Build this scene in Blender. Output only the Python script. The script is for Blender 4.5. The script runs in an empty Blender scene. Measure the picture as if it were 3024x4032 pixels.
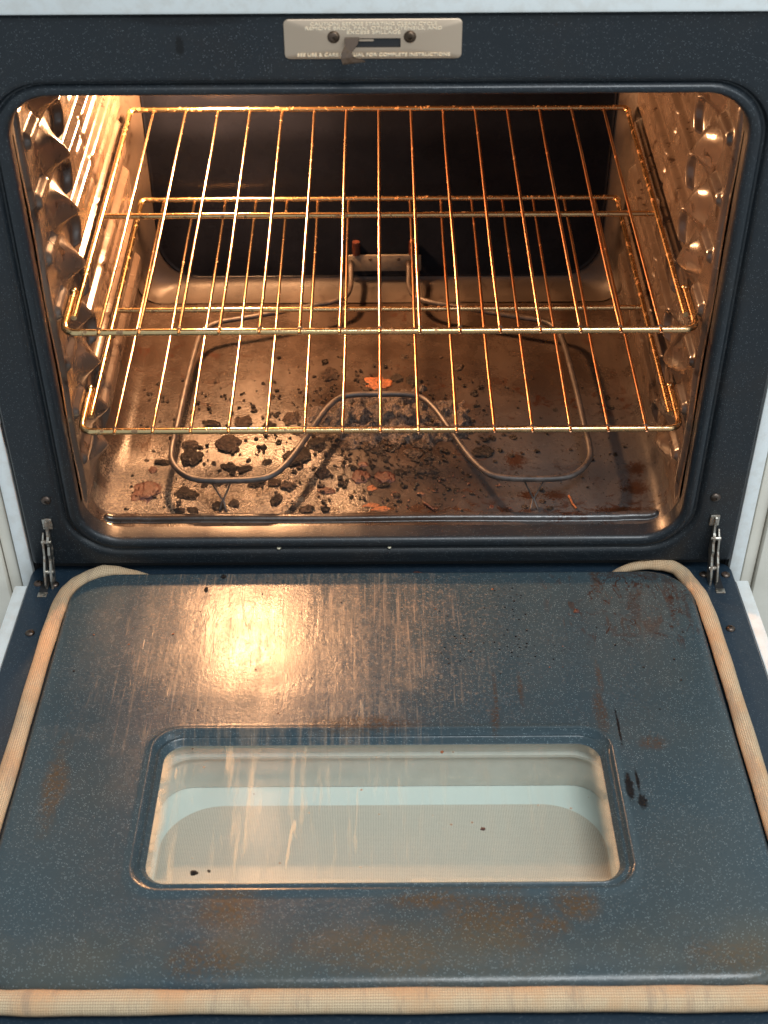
import bpy, bmesh, math, random
import numpy as np
from mathutils import Vector, Matrix, noise

SC = bpy.context.scene
COL = SC.collection
rnd = random.Random(7)

# ------------------------------------------------------------------ camera
cam_d = bpy.data.cameras.new('camera')
cam = bpy.data.objects.new('camera', cam_d)
COL.objects.link(cam)
fwd = Vector((0.00136525, 0.74910458, -0.66245035))
rgt = Vector((0.99998278, -0.00480413, -0.00337167))
upv = Vector((0.00570823, 0.66243433, 0.74909824))
R3 = Matrix((rgt, upv, -fwd)).transposed()
cam.matrix_world = Matrix.Translation((0.00103, -1.11906, 1.02599)) @ R3.to_4x4()
cam_d.sensor_fit = 'VERTICAL'
cam_d.sensor_height = 24.0
cam_d.lens = 5760.96 / 4032 * 24.0
cam_d.clip_start = 0.05
cam_d.clip_end = 50
cam_d.dof.use_dof = True
cam_d.dof.focus_distance = 1.50
cam_d.dof.aperture_fstop = 6.5
SC.camera = cam

# ------------------------------------------------------------------ world, lamps, exposure
world = bpy.data.worlds.new('World')
SC.world = world
world.use_nodes = True
bg = world.node_tree.nodes['Background']
bg.inputs['Color'].default_value = (0.80, 0.92, 1.0, 1)
bg.inputs['Strength'].default_value = 0.62


def area(name, loc, target, sx, sy, power, colr):
    d = bpy.data.lights.new(name, 'AREA')
    d.shape = 'RECTANGLE'
    d.size = sx
    d.size_y = sy
    d.energy = power
    d.color = colr
    o = bpy.data.objects.new(name, d)
    COL.objects.link(o)
    o.location = loc
    o.rotation_euler = (Vector(target) - Vector(loc)).to_track_quat('-Z', 'Y').to_euler()
    return o


area('ceiling_light', (0.55, -0.85, 2.15), (0.1, -0.2, 0.0), 1.3, 0.5, 48, (0.92, 0.97, 1.0))
area('window_light', (1.9, -1.7, 1.5), (0, 0, 0.1), 1.2, 1.2, 22, (0.84, 0.94, 1.0))

SC.view_settings.view_transform = 'Standard'
SC.view_settings.look = 'None'
SC.view_settings.exposure = 0.0
SC.view_settings.gamma = 1.0
SC.view_settings.use_curve_mapping = False
SC.render.engine = 'CYCLES'
SC.cycles.use_denoising = True
SC.cycles.max_bounces = 8
SC.cycles.glossy_bounces = 5
SC.cycles.sample_clamp_indirect = 6
SC.cycles.caustics_reflective = True
BULB_POS = (-0.190, 0.450, 0.340)
BULB_STRENGTH = 2200


# ------------------------------------------------------------------ node helpers
class G:
    """small wrapper to write node graphs as expressions"""
    def __init__(self, name):
        self.m = bpy.data.materials.new(name)
        self.m.use_nodes = True
        self.t = self.m.node_tree
        self.b = self.t.nodes['Principled BSDF']
        self.co = self.t.nodes.new('ShaderNodeTexCoord').outputs['Object']
        s = self.t.nodes.new('ShaderNodeSeparateXYZ')
        self.t.links.new(self.co, s.inputs[0])
        self.x, self.y, self.z = s.outputs[0], s.outputs[1], s.outputs[2]

    def put(self, sock, v):
        if isinstance(v, bpy.types.NodeSocket):
            self.t.links.new(v, sock)
        elif isinstance(v, (tuple, list)):
            sock.default_value = tuple(v) + ((1,) if len(v) == 3 and len(sock.default_value) == 4 else ())
        else:
            sock.default_value = v

    def set(self, **k):
        names = dict(base='Base Color', rough='Roughness', metal='Metallic', normal='Normal', coat='Coat Weight',
                     coat_r='Coat Roughness', trans='Transmission Weight', ior='IOR', alpha='Alpha',
                     spec='Specular IOR Level', emit='Emission Color', emit_s='Emission Strength', sheen='Sheen Weight')
        for a, v in k.items():
            self.put(self.b.inputs[names[a]], v)
        return self

    def math(self, op, a, b=0.0, c=None, clamp=False):
        n = self.t.nodes.new('ShaderNodeMath')
        n.operation = op
        n.use_clamp = clamp
        self.put(n.inputs[0], a)
        self.put(n.inputs[1], b)
        if c is not None:
            self.put(n.inputs[2], c)
        return n.outputs[0]

    def mul(self, *a):
        r = a[0]
        for q in a[1:]:
            r = self.math('MULTIPLY', r, q)
        return r

    def add(self, a, b):
        return self.math('ADD', a, b)

    def step(self, v, lo, hi, a=0.0, b=1.0):
        n = self.t.nodes.new('ShaderNodeMapRange')
        n.interpolation_type = 'SMOOTHSTEP'
        n.clamp = True
        self.put(n.inputs[0], v)
        n.inputs[1].default_value = lo
        n.inputs[2].default_value = hi
        n.inputs[3].default_value = a
        n.inputs[4].default_value = b
        return n.outputs[0]

    def vec(self, sx=1, sy=1, sz=1, off=(0, 0, 0), src=None):
        n = self.t.nodes.new('ShaderNodeMapping')
        self.t.links.new(src or self.co, n.inputs[0])
        n.inputs['Scale'].default_value = (sx, sy, sz)
        n.inputs['Location'].default_value = off
        return n.outputs[0]

    def noise(self, scale, detail=4, rough=0.55, v=None, dist=0.0):
        n = self.t.nodes.new('ShaderNodeTexNoise')
        self.t.links.new(v or self.co, n.inputs['Vector'])
        n.inputs['Scale'].default_value = scale
        n.inputs['Detail'].default_value = detail
        n.inputs['Roughness'].default_value = rough
        n.inputs['Distortion'].default_value = dist
        return n.outputs['Fac']

    def voro(self, scale, v=None, out='Distance', rand=1.0, feat='F1'):
        n = self.t.nodes.new('ShaderNodeTexVoronoi')
        n.feature = feat
        self.t.links.new(v or self.co, n.inputs['Vector'])
        n.inputs['Scale'].default_value = scale
        n.inputs['Randomness'].default_value = rand
        return n.outputs[out]

    def mix(self, f, a, b):
        n = self.t.nodes.new('ShaderNodeMix')
        n.data_type = 'RGBA'
        self.put(n.inputs[0], f)
        self.put(n.inputs[6], a)
        self.put(n.inputs[7], b)
        return n.outputs[2]

    def bump(self, h, strength=0.3, dist=0.001, prev=None):
        n = self.t.nodes.new('ShaderNodeBump')
        n.inputs['Strength'].default_value = strength
        n.inputs['Distance'].default_value = dist
        self.t.links.new(h, n.inputs['Height'])
        if prev is not None:
            self.t.links.new(prev, n.inputs['Normal'])
        return n.outputs[0]

    def window(self, v, a, b, s):
        """1 between a and b with soft edges of width s"""
        return self.mul(self.step(v, a - s, a + s), self.step(v, b - s, b + s, 1, 0))

    def blob(self, x0, y0, rx, ry, wob=1.6, sc=60, sx=1.0, sy=1.0, soft=0.35, ya=None):
        dx = self.math('DIVIDE', self.math('SUBTRACT', self.x, x0), rx)
        dy = self.math('DIVIDE', self.math('SUBTRACT', ya if ya is not None else self.y, y0), ry)
        d = self.math('SQRT', self.add(self.mul(dx, dx), self.mul(dy, dy)))
        n = self.noise(1.0, 5, 0.65, v=self.vec(sc * sx, sc * sy, sc, (x0 * 90, y0 * 70, 0)), dist=0.6)
        return self.step(self.add(d, self.mul(self.math('SUBTRACT', n, 0.5), wob * 2)), 1.0 + soft, 1.0 - soft)

    def blobs(self, lst, **k):
        r = None
        for q in lst:
            b = self.blob(*q, **k)
            r = b if r is None else self.math('MAXIMUM', r, b)
        return r

    def speckle(self, scale=760, size=0.16):
        d = self.voro(scale)
        n = self.t.nodes.new('ShaderNodeTexVoronoi')
        self.t.links.new(self.co, n.inputs['Vector'])
        n.inputs['Scale'].default_value = scale
        s = self.t.nodes.new('ShaderNodeSeparateColor')
        self.t.links.new(n.outputs['Color'], s.inputs[0])
        pick = self.step(s.outputs[0], 0.62, 0.72)
        return self.mul(self.step(d, size, size + 0.08, 1, 0), pick)


# ------------------------------------------------------------------ materials
def mat_enamel(name, base=(0.0095, 0.0126, 0.0158), speck=(0.22, 0.25, 0.27), rough=0.3, grime=0.5, bump=0.10):
    g = G(name)
    sp = g.speckle()
    big = g.noise(9, 5, 0.6)
    c = g.mix(g.mul(g.step(big, 0.45, 0.75), grime), base, (0.020, 0.016, 0.013))
    c = g.mix(g.mul(sp, 0.6), c, speck)
    if name == 'frame_enamel':
        c = g.mix(g.mul(g.blob(-0.158, 0.533, 0.0035, 0.0075, 0.5, 90, soft=0.3, ya=g.z), 0.9), c, (0.002, 0.002, 0.002))
        c = g.mix(g.mul(g.blob(-0.150, 0.556, 0.045, 0.007, 0.3, 30, soft=0.3, ya=g.z), 0.7), c, (0.003, 0.003, 0.004))
    dust = g.mul(g.step(g.noise(700, 2, 0.7), 0.62, 0.74), g.step(g.noise(25, 3), 0.45, 0.65), 0.18)
    c = g.mix(dust, c, (0.3, 0.3, 0.28))
    n = g.bump(g.noise(330, 3, 0.6), bump, 0.0012)
    g.set(base=c, rough=g.step(big, 0.3, 0.8, rough - 0.05, rough + 0.12), normal=n, spec=0.36)
    return g.m


M_FRAME = mat_enamel('frame_enamel', rough=0.34)
M_LINER = mat_enamel('door_liner_enamel', base=(0.011, 0.022, 0.035), rough=0.32, grime=0.2)


def mat_door_panel():
    g = G('door_panel_enamel')
    base = (0.028, 0.046, 0.056)
    sp = g.speckle(800, 0.20)
    c = g.mix(g.mul(g.step(g.noise(5, 4), 0.4, 0.7), 0.35), base, (0.050, 0.052, 0.044))
    # olive brown patches towards the handle edge
    low = g.blobs([(-0.12, -0.462, 0.020, 0.022), (-0.125, -0.507, 0.030, 0.014), (0.038, -0.452, 0.030, 0.008), (0.085, -0.478, 0.034, 0.030),
                   (0.152, -0.458, 0.014, 0.014), (0.130, -0.478, 0.012, 0.008), (0.270, -0.508, 0.026, 0.016), (-0.285, -0.322, 0.008, 0.040), (0.0, -0.50, 0.05, 0.02)], wob=1.2, sc=34, soft=0.8)
    c = g.mix(g.mul(low, g.step(g.noise(300, 4, 0.7), 0.30, 0.60), 0.85), c, (0.068, 0.040, 0.017))
    front_sheen = g.mul(g.step(g.y, -0.45, -0.50), g.step(g.noise(8, 4), 0.35, 0.6), 0.5)  # lighter olive at the handle edge paints in the white panel's reflection
    c = g.mix(front_sheen, c, (0.070, 0.066, 0.048))
    c = g.mix(g.mul(sp, 0.55), c, (0.34, 0.42, 0.44))
    # greasy tan film with runs along the door, on the left half near the hinge
    runs = g.noise(1.0, 7, 0.68, v=g.vec(95, 11, 1), dist=0.9)
    fine = g.noise(190, 6, 0.75, v=g.vec(1.0, 0.55, 1), dist=0.5)
    wx = g.add(g.x, g.mul(g.math('SUBTRACT', g.noise(9, 5, 0.65), 0.5), 0.30))
    wy = g.add(g.y, g.mul(g.math('SUBTRACT', g.noise(1.0, 5, 0.65, v=g.vec(40, 6, 1)), 0.5), 0.16))
    reg = g.mul(g.window(wx, -0.215, 0.045, 0.05), g.window(wy, -0.272, 0.05, 0.03))
    film = g.math('ADD', g.mul(runs, 0.62), g.mul(fine, 0.52))
    dense = g.math('ADD', film, g.mul(reg, 0.16))
    f1 = g.mul(reg, g.step(dense, 0.58, 0.98))
    hair = g.mul(g.step(g.noise(1.0, 5, 0.72, v=g.vec(260, 9, 1, (2, 0, 0)), dist=0.5), 0.52, 0.68), g.window(wx, -0.24, 0.05, 0.05), g.window(wy, -0.27, 0.05, 0.03))
    streak = g.mul(g.step(g.noise(1.0, 4, 0.6, v=g.vec(70, 7, 1, (3.1, 1.7, 0)), dist=1.6), 0.63, 0.67),
                   g.window(g.x, -0.24, 0.02, 0.03), g.window(g.y, -0.23, -0.04, 0.02))
    speckfilm = g.mul(g.step(g.noise(300, 3, 0.7), 0.55, 0.66), g.window(g.x, -0.24, 0.10, 0.08), g.window(g.y, -0.235, -0.02, 0.03), 0.55)
    c = g.mix(g.mul(f1, 0.55), c, (0.24, 0.165, 0.11))
    c = g.mix(g.mul(streak, 0.55), c, (0.40, 0.29, 0.19))
    c = g.mix(g.mul(hair, 0.60), c, (0.30, 0.21, 0.14))
    c = g.mix(speckfilm, c, (0.26, 0.185, 0.125))
    # rust coloured drips on the right, near the hinge
    drip = g.mul(g.step(g.noise(1.0, 5, 0.65, v=g.vec(75, 26, 1, (9, 0, 0)), dist=1.3), 0.57, 0.62),
                 g.window(g.x, 0.17, 0.31, 0.02), g.window(g.y, -0.12, -0.018, 0.02))
    drip2 = g.blobs([(0.106, -0.215, 0.0018, 0.036), (0.103, -0.243, 0.0034, 0.016), (0.206, -0.185, 0.0028, 0.020), (0.201, -0.232, 0.0060, 0.026), (0.243, -0.274, 0.012, 0.008),
                     (0.222, -0.026, 0.004, 0.020), (0.130, -0.200, 0.0025, 0.020), (-0.018, -0.247, 0.05, 0.010)], wob=0.55, sc=140, sy=0.4, soft=0.5)
    zig = g.blobs([(0.257, -0.062, 0.006, 0.008), (0.267, -0.103, 0.009, 0.006), (0.243, -0.122, 0.012, 0.003), (0.280, -0.025, 0.008, 0.010), (0.250, -0.022, 0.03, 0.005),
                   (0.301, -0.040, 0.0025, 0.030), (0.308, -0.085, 0.0022, 0.028), (0.255, -0.082, 0.006, 0.020), (0.316, -0.190, 0.0018, 0.036), (0.292, -0.060, 0.003, 0.040)], wob=1.5, sc=230)
    blk = g.blobs([(0.215, -0.254, 0.0012, 0.022), (0.214, -0.330, 0.0035, 0.016), (0.223, -0.346, 0.004, 0.008), (0.222, -0.320, 0.0015, 0.012)], wob=1.0, sc=260)
    c = g.mix(g.mul(drip, 0.5), c, (0.040, 0.018, 0.009))
    c = g.mix(g.mul(drip2, g.step(g.noise(420, 4, 0.7), 0.38, 0.58), 0.75), c, (0.050, 0.027, 0.014))
    zr = g.mul(g.window(g.x, 0.20, 0.315, 0.02), g.window(g.y, -0.135, -0.012, 0.02))
    zn = g.math('ABSOLUTE', g.math('SUBTRACT', g.noise(1.0, 4, 0.6, v=g.vec(46, 26, 1, (5, 3, 0)), dist=0.7), 0.5))
    zl = g.mul(zr, g.step(zn, 0.020, 0.008), g.step(g.noise(55, 3), 0.45, 0.55))
    c = g.mix(g.mul(zl, 0.85), c, (0.028, 0.012, 0.007))
    c = g.mix(g.mul(zig, 0.62, g.step(g.noise(380, 4, 0.7), 0.36, 0.56), 0.8), c, (0.032, 0.013, 0.007))
    c = g.mix(g.mul(blk, 0.9), c, (0.005, 0.004, 0.004))
    # black burnt dots
    dots = g.mul(g.step(g.voro(170), 0.14, 0.22, 1, 0), g.step(g.noise(18, 3), 0.48, 0.58),
                 g.window(g.x, 0.0, 0.19, 0.04), g.window(g.y, -0.17, -0.02, 0.02))
    c = g.mix(dots, c, (0.004, 0.003, 0.003))
    peel = g.bump(g.noise(260, 3, 0.6), 0.13, 0.0015)
    h2 = g.mul(g.add(g.mul(f1, fine), streak), 1.0)
    n = g.bump(h2, 0.16, 0.0010, prev=peel)
    rough = g.add(g.step(g.noise(30, 4), 0.3, 0.7, 0.21, 0.29), g.mul(f1, 0.04))
    g.set(base=c, rough=rough, normal=n, spec=0.27)
    return g.m


M_PANEL = mat_door_panel()


def mat_floor():
    g = G('oven_floor_enamel')
    big = g.noise(12, 6, 0.62)
    c = g.mix(g.step(big, 0.35, 0.7), (0.027, 0.018, 0.0135), (0.050, 0.036, 0.028))
    # the right and the front strip are cleaner, greyer
    clean = g.mul(g.step(g.x, 0.03, 0.20), g.step(g.y, 0.30, 0.14), 0.75)
    c = g.mix(clean, c, (0.052, 0.052, 0.054))
    rust = g.mul(g.step(g.noise(1.0, 6, 0.68, v=g.vec(34, 50, 1), dist=0.8), 0.55, 0.64),
                 g.step(g.noise(7, 3, v=g.vec(1, 1, 1, (4, 2, 0))), 0.42, 0.60))
    c = g.mix(g.mul(rust, 0.8), c, (0.028, 0.009, 0.004))
    edge = g.mul(g.window(g.y, 0.050, 0.075, 0.01), g.step(g.noise(1.0, 5, 0.7, v=g.vec(60, 90, 1), dist=1), 0.50, 0.60), 0.8)
    c = g.mix(edge, c, (0.026, 0.009, 0.004))
    halo = g.math('SQRT', g.add(g.mul(g.x, g.x), g.math('POWER', g.mul(g.math('SUBTRACT', g.y, 0.215), 1.4), 2.0)))
    halo = g.math('SUBTRACT', halo, g.mul(g.math('SUBTRACT', g.noise(26, 6, 0.68), 0.5), 0.16))
    c = g.mix(g.mul(g.step(halo, 0.120, 0.06), 0.60), c, (0.016, 0.008, 0.005))
    spots = g.blobs([(0.279, 0.094, 0.013, 0.010), (0.283, 0.127, 0.009, 0.011), (0.19, 0.085, 0.012, 0.006), (-0.262, 0.175, 0.012, 0.014), (0.26, 0.06, 0.03, 0.004), (0.150, 0.145, 0.010, 0.012), (0.16, 0.085, 0.008, 0.006)], wob=2.6, sc=420, soft=0.2)
    mott = g.mul(g.step(g.noise(170, 4, 0.7), 0.56, 0.66), g.step(g.noise(11, 4), 0.40, 0.62), 0.65)
    c = g.mix(mott, c, (0.014, 0.008, 0.006))
    c = g.mix(g.mul(spots, 0.9), c, (0.024, 0.008, 0.003))
    spat = g.mul(g.step(g.voro(210, v=g.vec(1, 1, 0.3)), 0.12, 0.20, 1, 0), g.step(g.noise(14, 4), 0.48, 0.60))
    c = g.mix(spat, c, (0.006, 0.004, 0.003))
    spat2 = g.mul(g.step(g.voro(95, v=g.vec(1, 1.4, 0.3, (3, 3, 0))), 0.10, 0.15, 1, 0), g.step(g.noise(9, 3, v=g.vec(1, 1, 1, (1, 7, 0))), 0.50, 0.58))
    c = g.mix(g.mul(spat2, 0.85), c, (0.018, 0.009, 0.006))
    gran = g.mul(g.step(g.x, 0.02, -0.12), g.step(g.y, 0.19, 0.10))
    residue_glint = g.mul(gran, g.step(g.y, 0.056, 0.060), g.step(g.noise(330, 4, 0.7), 0.42, 0.62), g.step(g.noise(22, 4), 0.35, 0.55))
    c = g.mix(g.mul(residue_glint, 0.75), c, (0.24, 0.185, 0.125))  # pale crystalline residue, brightened to paint in the lamp's glitter
    grain = g.mul(g.noise(260, 5, 0.75), g.step(g.y, 0.056, 0.060))
    n = g.bump(g.noise(300, 3, 0.6), 0.18, 0.0015)
    n = g.bump(g.mul(grain, g.add(gran, 0.12)), 0.6, 0.0020, prev=n)
    g.set(base=c, rough=g.step(big, 0.3, 0.75, 0.20, 0.34), normal=n)
    return g.m


M_FLOOR = mat_floor()


def mat_wall(name, base, rough):
    g = G(name)
    big = g.noise(11, 5, 0.6)
    c = g.mix(g.step(big, 0.35, 0.72), base, tuple(v * 1.5 for v in base))
    dirt = g.mul(g.step(g.noise(1.0, 5, 0.65, v=g.vec(60, 60, 40), dist=0.6), 0.56, 0.66), 0.75 if 'wall' in name else 0.0)
    c = g.mix(dirt, c, (0.016, 0.008, 0.005))
    n = g.bump(g.noise(280, 3, 0.6), 0.14, 0.0012)
    g.set(base=c, rough=g.step(g.noise(40, 4), 0.3, 0.7, rough, rough + 0.12), normal=n)
    return g.m


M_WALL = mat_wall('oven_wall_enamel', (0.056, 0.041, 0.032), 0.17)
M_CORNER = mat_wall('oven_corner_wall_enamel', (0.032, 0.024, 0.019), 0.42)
M_BACK_SHADED = mat_wall('oven_rear_enamel_shaded', (0.0030, 0.0036, 0.0060), 0.22)  # same enamel, painted near black for the shade of grazing lamp light
M_BACK_SHADED.node_tree.nodes['Principled BSDF'].inputs['Specular IOR Level'].default_value = 0.08


def mat_metal(name, base, rough, dirt=None, amt=0.5, thr=0.55):
    g = G(name)
    c = base
    r = rough
    if dirt:
        f = g.mul(g.step(g.noise(150, 4, 0.65), thr, thr + 0.1), amt)
        c = g.mix(f, base, dirt)
        r = g.add(g.mul(f, 0.35), rough)
        if 'rack' in name:
            tar = g.mul(0.55 if 'frame' in name else 1.0, g.step(g.x, -0.16, 0.06), g.step(g.noise(30, 4, 0.7), 0.30, 0.60, 0.5, 1.0))
            c = g.mix(tar, c, (0.36, 0.155, 0.075))
            r = g.add(r, g.mul(tar, 0.14))
        g.set(metal=g.math('SUBTRACT', 1.0, g.mul(f, 0.8)))
        g.set(normal=g.bump(g.noise(400, 3, 0.6), 0.25, 0.0008))
    else:
        g.set(metal=1.0)
    g.set(base=c, rough=r)
    return g.m


M_RACK = mat_metal('rack_frame_metal', (0.70, 0.49, 0.24), 0.20, (0.09, 0.035, 0.013), 0.85, 0.57)
M_RACKC = mat_metal('rack_cross_wire_metal', (0.64, 0.45, 0.28), 0.22, (0.20, 0.09, 0.04), 0.6, 0.62)
M_STEEL = mat_metal('hinge_steel', (0.42, 0.39, 0.34), 0.34, (0.12, 0.075, 0.045), 0.8, 0.50)
M_PLATE = mat_metal('latch_plate_metal', (0.60, 0.46, 0.34), 0.45)
M_SCREW = mat_metal('screw_metal', (0.11, 0.085, 0.07), 0.40, (0.05, 0.025, 0.015), 0.8, 0.5)
M_LEVER = mat_metal('latch_lever_metal', (0.085, 0.058, 0.040), 0.40, (0.05, 0.03, 0.018), 0.8, 0.45)


def mat_simple(name, base, rough=0.5, bumpk=0.0, scale=200, vary=0.0, dark=None):
    g = G(name)
    c = base
    if vary:
        c = g.mix(g.mul(g.step(g.noise(scale * (0.8 if name.startswith(('char', 'heap', 'burnt')) else 0.25), 5, 0.65), 0.4, 0.65), vary), base, dark or tuple(v * 0.4 for v in base))
    g.set(base=c, rough=rough)
    if bumpk:
        g.set(normal=g.bump(g.noise(scale, 5, 0.7), bumpk, 0.0035 if name.startswith(('char', 'heap')) else 0.0015))
    return g.m


M_ELEM = mat_simple('element_sheath', (0.030, 0.023, 0.020), 0.45, 0.25, 350, 0.5, (0.09, 0.07, 0.06))
M_CERAM = mat_simple('terminal_plate_metal', (0.20, 0.17, 0.13), 0.5, 0.1, 200, 0.5)
M_CHAR = mat_simple('char_black', (0.004, 0.003, 0.0025), 0.36, 1.0, 420, 0.8, (0.040, 0.027, 0.020))  # lighter mottling paints highlights onto the char
M_CHARB = mat_simple('char_brown', (0.008, 0.005, 0.004), 0.40, 1.0, 420, 0.9, (0.075, 0.048, 0.034))  # brown char, highlights painted in as lighter flecks
for _m in (M_CHAR, M_CHARB):
    _m.node_tree.nodes['Principled BSDF'].inputs['Specular IOR Level'].default_value = 0.28
M_HEAP = mat_simple('heap_crust', (0.016, 0.010, 0.008), 0.45, 1.0, 500, 0.9, (0.15, 0.105, 0.08))  # pale flecks in the crust colour stand in for highlights
M_WELD = mat_simple('burnt_weld', (0.05, 0.025, 0.014), 0.5, 0.5, 500)
M_RED = mat_simple('burnt_red_brown', (0.065, 0.014, 0.007), 0.45, 0.8, 380, 0.7, (0.03, 0.010, 0.006))
M_ORANGE = mat_simple('burnt_orange', (0.28, 0.080, 0.018), 0.6, 0.9, 420, 0.8, (0.05, 0.014, 0.006))
M_WHITE = mat_simple('white_appliance_paint', (0.62, 0.64, 0.63), 0.30, 0.03, 300, 0.45, (0.52, 0.50, 0.46))
M_CREAM = mat_simple('cream_cabinet_paint', (0.62, 0.58, 0.50), 0.5, 0.06, 90, 0.3, (0.50, 0.46, 0.38))
M_BLACK = mat_simple('black_gap', (0.006, 0.006, 0.007), 0.7)
M_TEXT = mat_simple('embossed_letters', (0.95, 0.82, 0.62), 0.5)
M_TEXT.node_tree.nodes['Principled BSDF'].inputs['Metallic'].default_value = 0.8
M_BONE = mat_simple('pale_flake', (0.62, 0.55, 0.40), 0.6, 0.3, 200, 0.3)


def mat_gasket():
    g = G('woven_gasket')
    uv = g.t.nodes.new('ShaderNodeTexCoord').outputs['UV']
    s = g.t.nodes.new('ShaderNodeSeparateXYZ')
    g.t.links.new(uv, s.inputs[0])
    u, v = s.outputs[0], s.outputs[1]     # u in metres along, v 0..1 around
    a = g.math('SINE', g.add(g.mul(u, 2 * math.pi / 0.0026), g.mul(v, 2 * math.pi * 0)))
    row = g.math('SINE', g.mul(v, 2 * math.pi * 26))
    sh = g.math('SINE', g.add(g.mul(u, 2 * math.pi / 0.0019), g.mul(g.math('ABSOLUTE', row), 1.8)))
    w = g.add(g.mul(row, 0.5), g.mul(sh, 0.5))
    f = g.step(w, -0.7, 0.4)
    stain = g.step(g.noise(22, 5, 0.6), 0.42, 0.66)
    c = g.mix(f, (0.24, 0.16, 0.09), (0.56, 0.43, 0.28))
    c = g.mix(g.mul(stain, 0.6), c, (0.46, 0.26, 0.13))
    grey = g.step(g.noise(1.0, 5, 0.7, v=g.vec(90, 14, 30)), 0.50, 0.66)
    c = g.mix(g.mul(grey, 0.5), c, (0.24, 0.18, 0.13))
    g.set(base=c, rough=0.75, normal=g.bump(w, 0.6, 0.0008), spec=0.25)
    return g.m


M_GASKET = mat_gasket()


def mat_glass():
    g = G('dirty_oven_glass')
    runs = g.noise(1.0, 7, 0.72, v=g.vec(85, 7, 1, (1, 1, 0)), dist=0.35)
    left = g.step(g.x, 0.08, -0.16)
    f = g.mul(g.step(runs, 0.50, 0.75), g.add(g.mul(left, 0.36), 0.06))
    dx = g.math('ABSOLUTE', g.x)
    rim = g.math('MAXIMUM', g.step(dx, 0.184, 0.197), g.step(g.y, -0.418, -0.431))
    rim = g.mul(rim, g.step(g.noise(60, 4), 0.25, 0.60), g.step(g.x, -0.15, 0.15, 0.75, 0.45))
    spots = g.mul(g.step(g.voro(60), 0.05, 0.09, 1, 0), g.step(g.noise(20, 3), 0.52, 0.58))
    drip = g.mul(g.step(g.noise(1.0, 3, 0.5, v=g.vec(70, 8, 1, (7, 3, 0)), dist=1.0), 0.69, 0.72), g.step(g.x, 0.02, -0.10), 0.4)
    a = g.math('MAXIMUM', g.math('MAXIMUM', f, rim), g.math('MAXIMUM', g.mul(spots, 0.8), drip))
    nt = g.t
    tr = nt.nodes.new('ShaderNodeBsdfTransparent')
    tr.inputs[0].default_value = (0.97, 0.98, 0.97, 1)
    gl = nt.nodes.new('ShaderNodeBsdfGlossy')
    gl.inputs['Roughness'].default_value = 0.06
    fr = nt.nodes.new('ShaderNodeFresnel')
    fr.inputs[0].default_value = 1.5
    m1 = nt.nodes.new('ShaderNodeMixShader')
    geo = nt.nodes.new('ShaderNodeNewGeometry')
    front = g.math('SUBTRACT', 1.0, geo.outputs['Backfacing'])
    nt.links.new(g.mul(fr.outputs[0], front), m1.inputs[0])
    nt.links.new(tr.outputs[0], m1.inputs[1])
    nt.links.new(gl.outputs[0], m1.inputs[2])
    g.set(base=g.mix(g.mul(spots, 0.9), (0.58, 0.43, 0.27), (0.10, 0.04, 0.02)), rough=0.5)
    m2 = nt.nodes.new('ShaderNodeMixShader')
    nt.links.new(a, m2.inputs[0])
    nt.links.new(m1.outputs[0], m2.inputs[1])
    nt.links.new(g.b.outputs[0], m2.inputs[2])
    nt.links.new(m2.outputs[0], nt.nodes['Material Output'].inputs[0])
    return g.m


M_GLASS = mat_glass()


def mat_outer_glass():
    g = G('dotted_outer_glass')
    # rounded rectangle of fine dots inside a plain pale border
    hx, cy, hy, r = 0.199, -0.3955, 0.1045, 0.055
    qx = g.math('SUBTRACT', g.math('ABSOLUTE', g.x), hx - r)
    qy = g.math('SUBTRACT', g.math('ABSOLUTE', g.math('SUBTRACT', g.y, cy)), hy - r)
    px = g.math('MAXIMUM', qx, 0.0)
    py = g.math('MAXIMUM', qy, 0.0)
    d = g.math('SQRT', g.add(g.mul(px, px), g.mul(py, py)))
    inside = g.step(d, r - 0.0006, r + 0.0006, 1, 0)
    k = 2 * math.pi / 0.0030
    s1 = g.math('SINE', g.mul(g.add(g.x, g.y), k))
    s2 = g.math('SINE', g.mul(g.math('SUBTRACT', g.x, g.y), k))
    dots = g.step(g.mul(s1, s2), 0.0, 0.45)
    c = g.mix(g.mul(inside, 0.92), (0.52, 0.57, 0.53), g.mix(dots, (0.52, 0.47, 0.39), (0.22, 0.19, 0.15)))
    g.set(base=c, rough=0.35)
    return g.m


M_DOTS = mat_outer_glass()
M_WELL = mat_simple('window_well_metal', (0.46, 0.45, 0.40), 0.45, 0.05, 200, 0.3, (0.36, 0.34, 0.29))
gb = G('lit_bulb')
gb.set(base=(1, 0.6, 0.3), emit=(1.0, 0.495, 0.22), emit_s=BULB_STRENGTH)
M_BULB = gb.m


# ------------------------------------------------------------------ object helpers
def tag(o, label=None, cat=None, group=None, kind=None):
    for k, v in (('label', label), ('category', cat), ('group', group), ('kind', kind)):
        if v:
            o[k] = v
    return o


def link(name, me, mat, parent=None, smooth=True, auto=None):
    me.materials.append(mat)
    if smooth:
        me.polygons.foreach_set('use_smooth', [True] * len(me.polygons))
        if auto is not None:
            try:
                me.set_sharp_from_angle(angle=math.radians(auto))
            except Exception:
                pass
    o = bpy.data.objects.new(name, me)
    COL.objects.link(o)
    if parent is not None:
        o.parent = parent
        par = parent
        off = Vector((0, 0, 0))
        while par is not None:
            off += par.location
            par = par.parent
        o.location = -off          # mesh data is in room coordinates
    return o


def thing(name, loc, label, cat, group=None):
    o = bpy.data.objects.new(name, None)
    o.empty_display_size = 0.05
    COL.objects.link(o)
    o.location = loc
    return tag(o, label, cat, group)


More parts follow.
